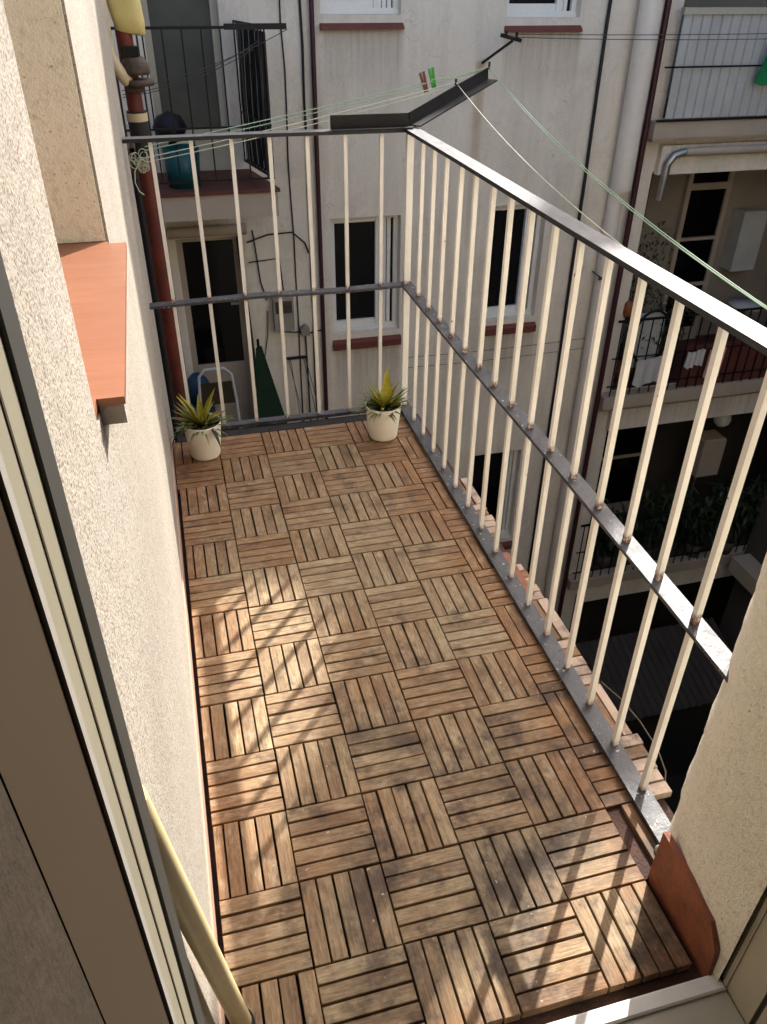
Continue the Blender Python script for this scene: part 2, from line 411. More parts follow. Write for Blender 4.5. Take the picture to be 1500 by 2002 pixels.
# door jamb at the right: plan polygon extruded, rough
random.seed(3)
plan = [(.854, -.062), (.846, -.070), (.826, -.090), (.802, -.122), (.779, -.160), (.771, -.20), (.769, -.25), (.769, -.29), (.770, -.335)]
zs = [-9.2, -4, -1] + [(-.5 + i * .022) for i in range(125)] + [2.3, 2.7]
jb = MB(); vs = []
ph = [random.uniform(0, 9) for _ in range(6)]
for z in zs:
    for i, (x, y) in enumerate(plan):
        k = 1 if i < 4 else .35
        e = .005 * math.sin(z * 13 + ph[0]) + .005 * math.sin(z * 37 + ph[1]) + .003 * math.sin(z * 83 + ph[2]) + random.uniform(-.0025, .0025)
        vs.append((x + e * k * .8, y + e * k * .4, z))
n = len(plan); fs = [(i * n + j, i * n + j + 1, (i + 1) * n + j + 1, (i + 1) * n + j) for i in range(len(zs) - 1) for j in range(n - 1)]
jb.add(vs, fs, True)
jb.box(.80, 7.5, -.42, -.14, -9.2, 2.7)
jb.add([(.8535, -.067, -9.2), (7.5, -.067, -9.2), (7.5, -.067, 2.7), (.8535, -.067, 2.7)], [(0, 1, 2, 3)])
jb.add([(.78, -.332, -9.2), (.81, -.332, -9.2), (.81, -.332, 2.7), (.78, -.332, 2.7)], [(0, 1, 2, 3)])
jo = jb.build('door_jamb', 'tan_render', house)
# wall above and below the door opening
B(WX - .003, .80, -.40, -.34, 2.12, 2.7).build('lintel', 'stucco', house)
B(-.02, .86, -.44, -.16, -9.2, -.24).build('lower_wall', 'stucco', house)
# red skirting tile on the jamb
rs = MB()
top = [(-.141, .124), (-.18, .121), (-.228, .116), (-.262, .108), (-.288, .103), (-.305, .080), (-.316, .062), (-.320, .030), (-.322, .004)]
vs = []
for (y, z) in top: vs += [(.761, y, -.02), (.761, y, z), (.772, y, z + .001), (.772, y, -.02)]
fs = []
for i in range(len(top) - 1):
    a = i * 4
    for j in range(4): fs.append((a + j, a + 4 + j, a + 4 + (j + 1) % 4, a + (j + 1) % 4))
fs += [(0, 1, 2, 3)]
rs.add(vs, fs); rs.build('skirting_tile', 'red_tile', house)
pl = MB()
for k in range(9):
    x, y = .80 + random.uniform(-.012, .03), -.118 + random.uniform(-.02, .012); r = random.uniform(.006, .014)
    pl.lathe([(r, -.004), (r * .9, .004), (r * .5, .010), (.0005, .012)], 7, (x, y, .0 + random.uniform(0, .01)))
pl.build('plaster_crumb', 'mortar', house)

# ---- the terrace door frame we look through
door = thing('balcony_door', 'white plastic balcony door frame in the near foreground, with lock plate', 'door', (0, -.36, 0))
KX = .018; ky = lambda y: -.7907 + (y + .7907) * .792
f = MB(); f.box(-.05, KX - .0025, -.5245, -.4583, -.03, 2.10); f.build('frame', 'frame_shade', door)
f = MB(); f.box(-.05, KX, -.458, -.4285, -.03, 2.10); f.build('gasket', 'gasket', door)
f = MB(); f.box(-.05, KX - .0018, -.4905, -.4875, -.03, 2.10); f.build('frame_bead', 'brown_panel', door)
f = MB(); f.box(-.05, KX + .0012, -.5325, -.525, -.03, 2.10); f.build('frame_lip', 'lip_grey', door)
f = MB(); f.box(-.02, KX + .004, -.545, -.522, .645, .70); f.box(-.02, KX + .006, -.532, -.526, .650, .69)
f.build('strike_plate', 'alu', door)
f = MB(); f.box(-.05, KX - .001, ky(-.575), -.5327, -.03, 2.12); f.build('reveal', 'brown_panel', door)
f = MB(); f.box(.7785, .84, -.345, -.337, -.03, 2.10); f.box(.781, .84, -.40, -.345, -.03, 2.10); f.build('frame', 'pvc_frame', door)
f = MB(); f.box(.786, .84, -.412, -.400, -.03, 2.10); f.build('gasket', 'gasket', door)
f = MB(); f.box(.775, .84, -.47, -.412, -.03, 2.10); f.build('frame_lip', 'pvc_frame', door)
f = MB(); f.box(.019, .775, -.42, -.335, 2.05, 2.12); f.build('frame', 'pvc_frame', door)
f = MB(); f.box(.0015, .7785, -.348, -.322, -.03, .004, ch=.003); f.build('threshold', 'pvc_white', door)
f = MB(); f.box(.001, .7785, -.47, -.3485, -.03, -.004); f.build('threshold_inner', 'pvc_frame', door)

# room behind the camera
room = MB()
room.box(-1.8, -.02, -.66, -.622, -.03, 2.6); room.box(-1.8, -1.7, -4, -.62, -.03, 2.6); room.box(2.6, 2.7, -4, -.47, -.03, 2.6)
room.box(-1.8, 2.7, -4.1, -4, -.03, 2.6); room.box(-1.8, 2.7, -4.1, -.471, 2.6, 2.7); room.box(.845, 2.7, -.475, -.4205, -.03, 2.6)
room.box(-.02, .845, -.5, -.421, 2.12, 2.6)
room.build('interior_wall', 'room_wall', house)
B(-1.8, 2.7, -4.1, -.471, -.12, -.031).build('interior_floor', 'brown_panel', house)
dp = MB(); dp.box(-.04, .0165, -1.15, -.6203, -.03, 2.1); dp.build('interior_panel', 'dark_panel', house)

# ================================================================ BALCONY
bal = thing('balcony', 'narrow balcony slab carrying the wooden decking', 'balcony', (.4, .8, 0))
s = MB(); s.box(.0015, .885, -.32, 1.70, -.20, -.026); s.box(.752, .781, -.145, .0, -.0255, -.010); s.build('slab', 'red_concrete', bal)
s = MB(); s.box(.80, .850, -.10, 1.70, -.0255, -.003); s.box(.02, .80, 1.655, 1.70, -.0255, -.003); s.build('kerb', 'dark_kerb', bal)
# a chipped red edge tile past the rail
s = MB(); s.box(.853, .872, .62, .80, -.025, .004); s.build('edge_tile', 'red_tile', bal)

deck = thing('decking', 'weathered wooden deck squares laid in alternating directions over the whole balcony floor', 'decking', (.4, .7, 0))
S = .15


def tile_mesh(vals, L0, L1):
    m = MB()
    for (a, b) in vals: m.box(a, b, L0, L1, -.018, random.uniform(-.0012, .0004), ch=.0016)
    return m


random.seed(11)
for j in range(-2, 11):
    for i in range(0, 6):
        cx, cy = (i + .5) * S, (j + .5) * S
        vert = (i + j) % 2 == 0
        # extents in local (u across slats, v along)
        x0, x1, y0, y1 = i * S, (i + 1) * S, j * S, (j + 1) * S
        if i == 5:
            x1 = .900 - (.004 if j % 3 else .0) + random.uniform(-.005, .004)
            if j == -1: x1 = .806
            if j == -2: continue
            if j in (8, 9, 10): x1 = .852
            if j == 5: x1 = .852
        x0 += .0012 if i else (.011 if j < 9 else .004); x1 -= .0012; y0 += .0012; y1 -= .0012
        cnt = 5
        sw = S / cnt; gap = .0038
        m = MB(); tl = lambda: random.uniform(-.0014, .0005)
        o = (cx, cy, 0)
        if vert:
            for k in range(cnt):
                a = i * S + k * sw + gap / 2; b = i * S + (k + 1) * sw - gap / 2
                a = max(a, x0); b = min(b, x1)
                if b - a < .006: continue
                if i == 5 and j == -1 and a < .775: continue
                jit = random.uniform(-.0008, .0008)
                m.box(a + jit - cx, b + jit - cx, y0 - cy + random.uniform(0, .001), y1 - cy - random.uniform(0, .001), -.018, tl(), ch=.0009)
            if not m.v: continue
            ob = m.build('deck_tile', 'deck_wood'); rz = 0
        else:
            # built with slats along local y, then turned by 90 degrees: local x = world y, local y = -world x
            for k in range(cnt):
                a = j * S + k * sw + gap / 2; b = j * S + (k + 1) * sw - gap / 2
                jit = random.uniform(-.0008, .0008); xe = x1 - (random.uniform(0, .008) if i == 5 and x1 > .86 else random.uniform(0, .001))
                # rotate +90: world = (-ly, lx)
                m.box(a + jit - cy, b + jit - cy, -(xe - cx), -(x0 - cx), -.018, tl(), ch=.0009)
            ob = m.build('deck_tile', 'deck_wood'); rz = math.pi / 2
        ob.parent = deck; ob.location = Vector(o) - Vector(deck.location) + Vector((0, 0, random.uniform(-.0006, .0006)))
        ob.rotation_euler = (0, 0, rz + random.uniform(-.004, .004))
s = MB(); s.box(.0105, .748, -.298, 1.655, -.0255, -.0185); s.box(.748, .80, .0, 1.655, -.0255, -.0185); s.build('deck_base', 'deck_base', deck)

# ---- railing
rail = thing('balcony_railing', 'cream square bars between black flat iron rails around the balcony', 'railing', (.834, 1.717, 0))
RX, RY = .834, 1.717
def bal_bar(x, y, w=.0112, z0=.004, z1=.925):
    m = MB(); a = random.uniform(-.0015, .0015); b = random.uniform(-.0015, .0015)
    nseg = 5; pts = [(x + a * t / nseg + random.uniform(-.0004, .0004), y + b * t / nseg, z0 + (z1 - z0) * t / nseg) for t in range(nseg + 1)]
    for p, q in zip(pts, pts[1:]): m.bar(p, q, w, w, (0, 1, 0))
    return m
for k in range(15): bal_bar(RX, .014 + .1123 * k).build('baluster', 'cream_paint', rail)
for k in range(7): bal_bar(.0732 + .1117 * k, RY).build('baluster', 'cream_paint', rail)
bal_bar(RX, RY, .021).build('post', 'cream_paint', rail)
def flat(pts, w, t, up=(0, 0, 1)):
    m = MB()
    for p, q in zip(pts, pts[1:]): m.bar(p, q, w, t, up)
    return m
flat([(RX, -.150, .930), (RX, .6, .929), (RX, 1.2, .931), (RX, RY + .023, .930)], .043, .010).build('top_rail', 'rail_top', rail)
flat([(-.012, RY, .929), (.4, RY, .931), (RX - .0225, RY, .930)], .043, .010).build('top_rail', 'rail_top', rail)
flat([(RX + .003, -.150, .440), (RX, .06, .449), (RX, .5, .455), (RX, 1.1, .452), (RX, RY + .019, .457)], .038, .008).build('mid_rail', 'rail_iron', rail)
flat([(-.012, RY, .452), (.33, RY, .459), (.6, RY, .454), (RX - .0198, RY, .457)], .038, .008).build('mid_rail', 'rail_iron', rail)
flat([(RX - .009, -.14, .009), (RX - .006, .5, .008), (RX, RY + .02, .009)], .042, .009).build('bottom_rail', 'rail_iron', rail)
flat([(.02, RY, .006), (RX - .022, RY, .006)], .030, .012).build('bottom_rail', 'rail_iron', rail)
# angle iron arm for the washing lines
tip = Vector((1.193, 2.022, 1.023)); tip2 = Vector((1.045, 1.925, .998)); cor = Vector((RX, RY, .940))
am = MB()
d = (tip - cor).normalized(); side = d.cross(Vector((0, 0, 1))).normalized(); upv = side.cross(d)
def angle(a, b, up):
    a = Vector(a); b = Vector(b); t = (b - a).normalized(); x = t.cross(Vector(up)).normalized(); z = x.cross(t)
    am.bar(a + x * .018, b + x * .018, .036, .004, up)
    am.bar(a + z * .018 - x * .002, b + z * .018 - x * .002, .004, .036, up)
angle((.590, RY + .0, .9385), (RX, RY + .0, .9385), (0, 0, 1)); angle(cor + Vector((0, 0, .001)), tip, (0, 0, 1))
am.bar(tip + Vector((0, 0, .03)), tip + Vector((0, 0, .052)), .006, .006, (0, 1, 0))
am.bar(tip2 + Vector((0, 0, .022)), tip2 + Vector((0, 0, .040)), .006, .006, (0, 1, 0))
am.build('line_arm', 'black_iron', rail)


# ---- washing lines
def sagged(a, b, sag, n=16):
    a = Vector(a); b = Vector(b)
    return [a.lerp(b, i / n) - Vector((0, 0, sag * 4 * (i / n) * (1 - i / n))) for i in range(n + 1)]


A1 = Vector((.056, 1.79, .898)); A2 = Vector((.053, 1.79, .868))
t1 = tip + Vector((0, 0, .036)); t2 = tip2 + Vector((0, 0, .03))
E1 = Vector((.955, -.075, .895)); E2 = Vector((.868, -.075, .900))
m = MB(); m.tube(sagged(A1, t1, .004), .0014, 6); m.tube(sagged(A1 - Vector((0, 0, .010)), t1 - Vector((.012, 0, .006)), .008), .0014, 6)
m.tube(sagged(t1, E1, .050, 24), .0014, 6); m.tube(sagged(t1 + Vector((0, 0, -.006)), E1 + Vector((.010, 0, -.006)), .053, 24), .0014, 6)
tag(m.build('clothesline', 'rope'), 'outer pale green washing line running from the tip of the iron arm over the courtyard', 'clothesline', 'washing lines strung along the railing')
m = MB(); m.tube(sagged(A2, t2, .006), .0014, 6); m.tube(sagged(A2 - Vector((0, 0, .012)), t2 - Vector((0, 0, .008)), .010), .0014, 6)
m.tube(sagged(t2, E2, .052, 24), .0014, 6)
# knotted tangle of spare line at the wall end
for k in range(14):
    c = Vector((.032, 1.765, .866)); pts = []
    r = random.uniform(.006, .016); p1 = random.uniform(0, 6); ax = Vector((random.uniform(-.5, .5), 1, random.uniform(-.5, .5))).normalized()
    q = ax.to_track_quat('Z', 'Y'); off = Vector((random.uniform(-.020, .024), 0, random.uniform(-.024, .024)))
    for i in range(13): th = p1 + i * .5; pts.append(c + off + q @ Vector((r * math.cos(th), r * 1.2 * math.sin(th), 0)))
    m.tube(pts, .0013, 5)
m.tube([(.032, 1.76, .86), (.018, 1.75, .84), (.014, 1.75, .81), (.022, 1.75, .785), (.034, 1.75, .775)], .0018, 6)
tag(m.build('clothesline', 'rope_pale'), 'inner pale washing line ending in a knotted tangle beside the red downpipe', 'clothesline', 'washing lines strung along the railing')


def peg(c, mat, label, tilt):
    c = Vector(c); t = thing('clothespin', label, 'clothespin', c, 'clothespins on the washing line')
    rt = Matrix.Rotation(tilt, 3, 'Y')
    for sgn in (-1, 1):
        m = MB(); vs = []
        a = Vector((sgn * .003, 0, -.010)); b = Vector((sgn * .006, 0, .050))
        m.bar(c + rt @ a, c + rt @ b, .008, .0045, (0, 1, 0)); m.build('prong', mat, t)
    m = MB(); m.tube([c + rt @ Vector((-.007, 0, .016)), c + rt @ Vector((.007, 0, .016))], .0026, 8); m.build('spring', 'alu', t)
PF1, PF2 = .795, .820
lp = lambda f: sagged(A1, t1, .004)[0].lerp(t1, f)
peg(lp(PF1) + Vector((-.0, 0, -.020)), 'pin_brown', 'small red-brown clothespin clipped on the line next to the green one', R(-18))
peg(lp(PF2) + Vector((0, 0, -.014)), 'pin_green', 'bright green clothespin clipped upright on the washing line', R(-14))


# ---- plants in pots
def pot_plant(x, y, seed, label, blades):
    random.seed(seed)
    t = thing('potted_plant', label, 'potted plant', (x, y, .001), 'white potted plants at the far end of the deck')
    m = MB(); m.lathe([(.0005, 0), (.044, 0), (.0465, .0015), (.0485, .006), (.0610, .118), (.0614, .121), (.0603, .1225), (.0590, .121), (.056, .095)], 48, (x, y, .001))
    m.build('pot', 'pot_white', t)
    m = MB(); m.lathe([(.0565, .098), (.03, .104), (.0005, .106)], 20, (x, y, .001)); m.build('soil', 'soil', t)
    m = MB()
    for L, W, el, az in blades:
        m.leaf((x + .006 * math.cos(az), y + .006 * math.sin(az), .108), (math.cos(az) * math.cos(el), math.sin(az) * math.cos(el), math.sin(el)), L, W, .12, 6, .5)
    for k in range(22):
        az = random.uniform(0, 6.28); el = R(random.uniform(30, 70))
        m.leaf((x, y, .106), (math.cos(az) * math.cos(el), math.sin(az) * math.cos(el), math.sin(el)), random.uniform(.05, .10), random.uniform(.010, .016), .3, 5, .5)
    m.build('yellow_leaves', 'leaf_yellow', t)
    m = MB()
    for k in range(100):
        az = random.uniform(0, 6.28); el = R(random.uniform(12, 60)); L = random.uniform(.05, .10)
        r0 = random.uniform(0, .035)
        m.leaf((x + r0 * math.cos(az), y + r0 * math.sin(az), .106), (math.cos(az) * math.cos(el), math.sin(az) * math.cos(el), math.sin(el)), L, random.uniform(.006, .013), random.uniform(.2, .9), 5, .3)
    m.build('green_blades', 'leaf_green', t)
    m = MB()
    for k in range(60):
        az = random.uniform(0, 6.28); el = R(random.uniform(20, 60)); L = random.uniform(.02, .045); r0 = random.uniform(.0, .035)
        m.leaf((x + r0 * math.cos(az), y + r0 * math.sin(az), .108), (math.cos(az) * math.cos(el), math.sin(az) * math.cos(el), math.sin(el)), L, random.uniform(.006, .011), random.uniform(.1, .5), 4, .3)
    for (az, L) in blades_low.get(seed, []):
        m.leaf((x + .045 * math.cos(az), y + .050 * math.sin(az), .120), (math.cos(az), math.sin(az), .25), L, .014, 2.2, 7, .3)
    m.build('dark_leaves', 'leaf_dark', t)
    return t


blades_low = {21: [(R(-62), .085), (R(200), .10)], 22: [(R(180), .07)]}
pot_plant(.106, 1.545, 21, 'white pot in the left corner by the wall, two fat yellow leaves spread apart', [(.135, .044, R(68), R(185)), (.135, .044, R(70), R(5)), (.12, .026, R(55), R(150)), (.105, .022, R(50), R(-30)), (.11, .022, R(52), R(215)), (.10, .024, R(75), R(90))])
pot_plant(.706, 1.525, 22, 'white pot at the far right by the corner post, with one tall yellow central leaf', [(.150, .042, R(88), R(0)), (.11, .026, R(62), R(165)), (.105, .024, R(60), R(10)), (.09, .020, R(52), R(215)), (.09, .020, R(50), R(-40))])

# ---- broom handle leaning on the wall
br = thing('broom_handle', 'pale yellow wooden handle with dark rubber end leaning by the door', 'broom handle', (.03, -.21, .0))
p0, p1 = Vector((.029, -.212, .022)), Vector((.0065, -.418, .86))
MB().tube([p0, p0.lerp(p1, .5), p1], .0150, 20, True, .0115).build('pole', 'stick_wood', br)
MB().tube([p0 - (p1 - p0).normalized() * .018, p0 + (p1 - p0).normalized() * .010], .0185, 20).build('rubber_end', 'rubber', br)
# loose wire past the deck edge
m = MB(); m.tube([(.896, .30, .0), (.912, .24, .004), (.921, .17, .004), (.921, .10, .0), (.912, .05, -.008), (.90, .03, -.02)], .0016, 6)
tag(m.build('loose_wire', 'thin_cable'), 'thin curved wire looping out past the outer deck edge', 'wire')

# ================================================================ PIPES just past the wall end
dpipe = thing('downpipe', 'dark red rainwater pipe standing beyond the end of the stucco wall', 'pipe', (.042, 2.25, -9))
MB().tube([(.042, 2.25, -9.2), (.042, 2.25, .80)], .028, 20).build('lower_pipe', 'red_pipe', dpipe)
MB().tube([(.040, 2.25, .925), (.036, 2.25, 1.35)], .026, 20).build('upper_pipe', 'red_pipe', dpipe)
MB().tube([(.041, 2.25, .79), (.041, 2.25, .93)], .033, 20).build('joint', 'rubber', dpipe)
MB().tube([(.040, 2.25, .900), (.040, 2.25, .925)], .035, 16).build('clamp', 'pvc_beige', dpipe)
m = MB(); m.box(-.03, .02, 2.05, 2.25, .83, .85); m.box(-.03, .02, 2.05, 2.25, .78, .80); m.box(.005, .018, 2.05, 2.06, .76, .87); m.build('bracket', 'rusty', dpipe)
m = MB()
m.tube([(-.002, 2.36, -9.2), (-.002, 2.36, .78)], .020, 12)
tag(m.build('drain_pipe', 'cable'), 'black pipe hidden between the red downpipe and the wall end', 'pipe')
m = MB(); m.tube([(-.012, 2.5, -.6), (-.012, 2.5, 3.5)], .0045, 6); m.tube([(.075, 2.5, -.6), (.075, 2.5, 3.5)], .0035, 6)
tag(m.build('cable', 'cable'), 'black cables running straight up behind the beige pipe', 'cable')
m = MB(); m.tube([(-.016, 2.20, 3.6), (-.016, 2.20, 1.11), (-.010, 2.19, 1.085), (.012, 2.19, 1.045), (.028, 2.20, 1.02)], .0185, 16)
bp = thing('waste_pipe', 'beige plastic waste pipe bending into the red downpipe', 'pipe', (-.016, 2.2, 1))
m.build('pipe', 'pvc_beige', bp)
m = MB(); m.lathe([(.0215, 0), (.0215, .012)], 16, (-.016, 2.20, 1.15)); m.build('pipe_ring', 'pvc_beige', bp)
cp = thing('pipe_joint', 'corroded grey iron joint capping the red downpipe', 'pipe joint', (.058, 2.22, 1.0))
MB().lathe([(.0005, .07), (.030, .068), (.041, .052), (.045, .030), (.043, .020), (.0005, .020)], 24, (.058, 2.22, 1.02)).build('bell', 'rusty', cp)
MB().lathe([(.0005, .014), (.048, .014), (.050, .004), (.048, -.004), (.0005, -.006)], 24, (.062, 2.22, 1.012)).build('flange', 'rusty', cp)
MB().lathe([(.0005, 0), (.028, 0), (.026, -.018), (.0005, -.018)], 18, (.05, 2.22, 1.006)).build('neck', 'rusty', cp)
MB().box(.028, .075, 2.20, 2.24, 1.09, 1.118).build('cap', 'black_iron', cp)
# yellow plastic container above
m = MB()
sec = [(1.150, .036, .020, .062), (1.156, .045, .032, .060), (1.19, .050, .036, .057), (1.27, .055, .040, .046), (1.36, .058, .042, .036), (1.37, .0, .0, .036)]
nn = 28; vs = []
for z, rx, ry, cx in sec:
    for j in range(nn):
        th = 2 * math.pi * j / nn; cc, ss = math.cos(th), math.sin(th); e = .55
        vs.append((cx + max(rx, .0005) * math.copysign(abs(cc) ** e, cc), 2.25 + max(ry, .0005) * math.copysign(abs(ss) ** e, ss), z + .012 * cc * -.6))
m.add(vs, [(i * nn + j, i * nn + (j + 1) % nn, (i + 1) * nn + (j + 1) % nn, (i + 1) * nn + j) for i in range(len(sec) - 1) for j in range(nn)] + [tuple(reversed(range(nn)))], True)
tag(m.build('plastic_container', 'yellow_plastic'), 'yellow plastic container hanging at the top of the red pipe', 'container')

# ================================================================ OPPOSITE BUILDING
opp = thing('apartment_building', 'grey-pink rendered apartment building across the courtyard with small windows and balconies', 'building', (3, 7, -9.2))
FY = 7.0; TH = .30
LG = [(5.05, 8.6, .08, 2.5), (5.05, 8.6, -2.93, -.42), (5.10, 8.6, -5.79, -3.36), (5.10, 8.6, -8.65, -6.2)]
holes = [(1.62, 2.335, -1.88, -.70), (3.27, 3.90, -1.88, -.67), (3.32, 3.95, -4.95, -3.60), (1.59, 2.30, .98, 2.1), (3.28, 4.0, .95, 2.1),
         (.12, .74, -.235, 2.0), (.14, .74, -3.09, -.80), (1.62, 2.335, -4.75, -3.56)] + LG
m = MB(); wall_holes(m, -6, 9.0, -9.2, 6.39, holes, FY, FY + TH)
m.box(-6, 9, FY + .301, 12, 6.1, 6.35)
m.build('wall', 'facade_render', opp)
# stepped parapet and sloping gable of the roof
prof = [(-6, 6.40), (-6, 7.06), (5.22, 7.06), (5.23, 6.44), (5.69, 6.43), (6.00, 6.69), (6.23, 7.05), (6.29, 7.27), (6.36, 7.40), (6.43, 7.56), (6.47, 7.82), (6.66, 7.76), (6.76, 7.50), (6.93, 7.31), (9.0, 7.26), (9.0, 6.40)]
m = MB(); vs = [(x, FY + .02, z) for x, z in prof] + [(x, FY + .17, z) for x, z in prof]; q = len(prof)
m.add(vs, [(j, (j + 1) % q, (j + 1) % q + q, j + q) for j in range(q)] + [tuple(range(q - 1, -1, -1)), tuple(range(q, 2 * q))])
m.build('roof_parapet', 'facade_render', opp)


def window(x0, x1, z0, z1, split, sill=True, right_panels=True):
    y = FY + .10; fw = .045
    f = MB()
    f.box(x0, x0 + fw, y, y + .06, z0, z1); f.box(x1 - fw, x1, y, y + .06, z0, z1)
    f.box(x0 + fw, x1 - fw, y, y + .06, z0, z0 + fw); f.box(x0 + fw, x1 - fw, y, y + .06, z1 - fw, z1)
    f.box(split, split + .03, y - .004, y + .055, z0 + fw, z1 - fw)
    # sash inside left light
    s0, s1, t0, t1 = x0 + fw, split, z0 + fw, z1 - fw; q = .028
    f.box(s0, s1, y + .012, y + .05, t0, t0 + q + .03); f.box(s0, s1, y + .012, y + .05, t1 - q, t1)
    f.box(s0, s0 + q * .6, y + .012, y + .05, t0 + q + .03, t1 - q)
    if right_panels:
        for k in range(3):
            a = split + .036 + k * .045
            if a + .03 < x1 - fw: f.box(a, min(a + .036, x1 - fw), y + .014 + .006 * (k % 2), y + .05, t0, t1)
    o = f.build('window', 'pvc_white', opp)
    sub('pane', B(x0 + fw, x1 - fw, y + .040, y + .046, z0 + fw, z1 - fw), 'glass_dark', o)
    if sill:
        hs = .16 if z0 < 0 else .11
        sub('window_sill', MB().add([(x0 - .01, FY - .05, z0 - .09), (x1 + .02, FY - .05, z0 - .09), (x1 + .02, FY + .10, z0 - .001), (x0 - .01, FY + .10, z0 - .001),
             (x0 - .01, FY - .05, z0 - hs), (x1 + .02, FY - .05, z0 - hs), (x1 + .02, FY + .0, z0 - hs), (x0 - .01, FY + .0, z0 - hs)],
             [(0, 1, 2, 3), (0, 4, 5, 1), (1, 5, 6, 2), (0, 3, 7, 4), (4, 7, 6, 5)]), 'sill_red', o)
    # low white under-sill board
    sub('sub_frame', B(x0 + .0, x1 - .0, y - .02, y + .061, z0 - .0005, z0 + .035), 'pvc_white', o)
    return o


window(1.62, 2.335, -1.88, -.70, 2.10); window(3.27, 3.90, -1.88, -.67, 3.72); window(3.32, 3.95, -4.95, -3.60, 3.78)
window(1.59, 2.30, .98, 2.1, 2.08); window(3.28, 4.0, .95, 2.1, 3.80); window(1.62, 2.335, -4.75, -3.56, 2.10)


def door_unit(x0, x1, z0, z1, gz, fill, y=FY + .12, name='balcony_door', frame='pvc_white'):
    f = MB(); fw = .06
    f.box(x0, x0 + fw, y, y + .06, z0, z1); f.box(x1 - fw, x1, y, y + .06, z0, z1); f.box(x0 + fw, x1 - fw, y, y + .06, z1 - fw, z1)
    if gz > z0 + .05: f.box(x0 + fw, x1 - fw, y + .01, y + .05, z0, gz)
    else: f.box(x0 + fw, x1 - fw, y + .01, y + .05, z0, z0 + .07)
    o = f.build(name, frame, opp)
    sub('pane', B(x0 + fw, x1 - fw, y + .03, y + .036, gz, z1 - fw), fill, o); return o
d1 = door_unit(.12, .74, -.235, 2.0, .12, 'curtain', frame='pvc_frame')
d2 = door_unit(.14, .74, -3.09, -.80, -2.13, 'glass_dark', frame='far_wall')
sub('handle', B(.60, .69, FY + .09, FY + .105, -1.50, -1.475), 'alu', d2)

# projecting left balcony with black railing
b = MB(); tr = lambda a, c, e: [(-.35 - e, 6.18 - e, a), (1.02 + e, 6.18 - e, a), (.86 + e, FY - .001 - e, a), (-.35 - e, FY - .001 - e, a), (-.35 - e, 6.18 - e, c), (1.02 + e, 6.18 - e, c), (.86 + e, FY - .001 - e, c), (-.35 - e, FY - .001 - e, c)]
bf = [(3, 2, 1, 0), (0, 1, 5, 4), (1, 2, 6, 5), (2, 3, 7, 6), (3, 0, 4, 7), (4, 5, 6, 7)]
b.add(tr(-.43, -.235, 0), bf)
bo = b.build('balcony', 'far_wall', opp)
sub('tile_floor', MB().add(tr(-.2345, -.205, .02), bf), 'floor_brown', bo)
r = MB()
r.box(-.35, 1.01, 6.20, 6.22, .93, .95); r.box(-.35, 1.01, 6.203, 6.217, .255, .270); r.box(-.35, 1.01, 6.203, 6.217, -.14, -.125)
for k in range(10): x = -.33 + k * .142; r.box(x, x + .012, 6.204, 6.216, -.125, .93)
for z_ in (.94, .262, -.132): r.bar((1.0, 6.22, z_), (.85, 6.98, z_), .014, .018)
for k in range(11): f_ = k / 10; r.bar((1.0 - .15 * f_, 6.22 + .76 * f_, -.13), (1.0 - .15 * f_, 6.22 + .76 * f_, .935), .012, .012, (0, 1, 0))
r.box(.70, 1.17, 6.19, 6.21, .925, .965)
sub('railing', r, 'black_iron', bo)
r = MB(); r.bar((1.012, 6.26, .39), (.868, 6.96, .39), .006, 1.03); sub('side_screen', r, 'cable', bo)
r = MB()
for k in range(5): r.tube([(.985 - .03 * k, 6.30 + .14 * k, .90), (.975 - .03 * k, 6.34 + .14 * k, .35), (.985 - .03 * k, 6.30 + .14 * k, -.1)], .004, 5)
sub('screen_wires', r, 'grey_box', bo)
b = MB(); b.box(-.45, 1.30, 5.9, FY - .001, -3.30, -3.10); bo2 = b.build('balcony', 'far_wall', opp)
sub('tile_floor', B(-.45, 1.30, 5.9, FY - .002, -3.0995, -3.075), 'floor_brown', bo2)
# blind roll above the lower door
MB().tube([(.08, 6.93, -.72), (.80, 6.93, -.72)], .05, 12).build('awning_roll', 'far_wall', opp)

# loggias on the right: back walls, slabs, beams
for li, (x0, x1, z0, z1) in enumerate(LG):
    m = MB(); m.box(x0 - .15, x1, 8.3, 8.42, z0 - .05, z1 + .05); m.box(x0 - .152, x0 - .001, FY + TH + .001, 8.299, z0 - .05, z1 + .05)
    m.box(x0, x1, FY + TH + .001, 8.299, z1 + .001, z1 + .051)
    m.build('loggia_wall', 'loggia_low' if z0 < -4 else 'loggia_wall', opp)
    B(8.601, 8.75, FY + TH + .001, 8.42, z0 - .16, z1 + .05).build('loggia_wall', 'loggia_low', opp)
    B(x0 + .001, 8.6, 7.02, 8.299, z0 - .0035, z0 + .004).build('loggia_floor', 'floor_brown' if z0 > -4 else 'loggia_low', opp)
    m = MB(); m.box(4.88, 8.6, 6.84, 8.299, z0 - .16, z0 - .004); m.box(4.90, 8.6, 6.87, FY - .001, z0 - .19, z0 - .1605); s_ = m.build('slab', 'far_wall', opp)
    m = MB(); m.box(x0 + .02, 8.6, 6.93, FY - .001, z0 - .52, z0 - .24); m.build('beam', 'facade_render', opp)
# gallery pipe under the upper beam and zinc elbow
m = MB(); m.tube([(5.30, 6.86, -.215), (8.5, 6.86, -.215)], .042, 10); m.build('gutter_pipe', 'far_wall', opp)
m = MB(); m.tube([(5.30, 6.86, -.215), (5.18, 6.86, -.24), (5.13, 6.88, -.33), (5.13, 6.9, -.68)], .040, 10); m.build('flue_elbow', 'alu', opp)
B(5.051, 5.075, 7.02, 7.28, -1.0, -.45).build('flue_box', 'black_iron', opp)
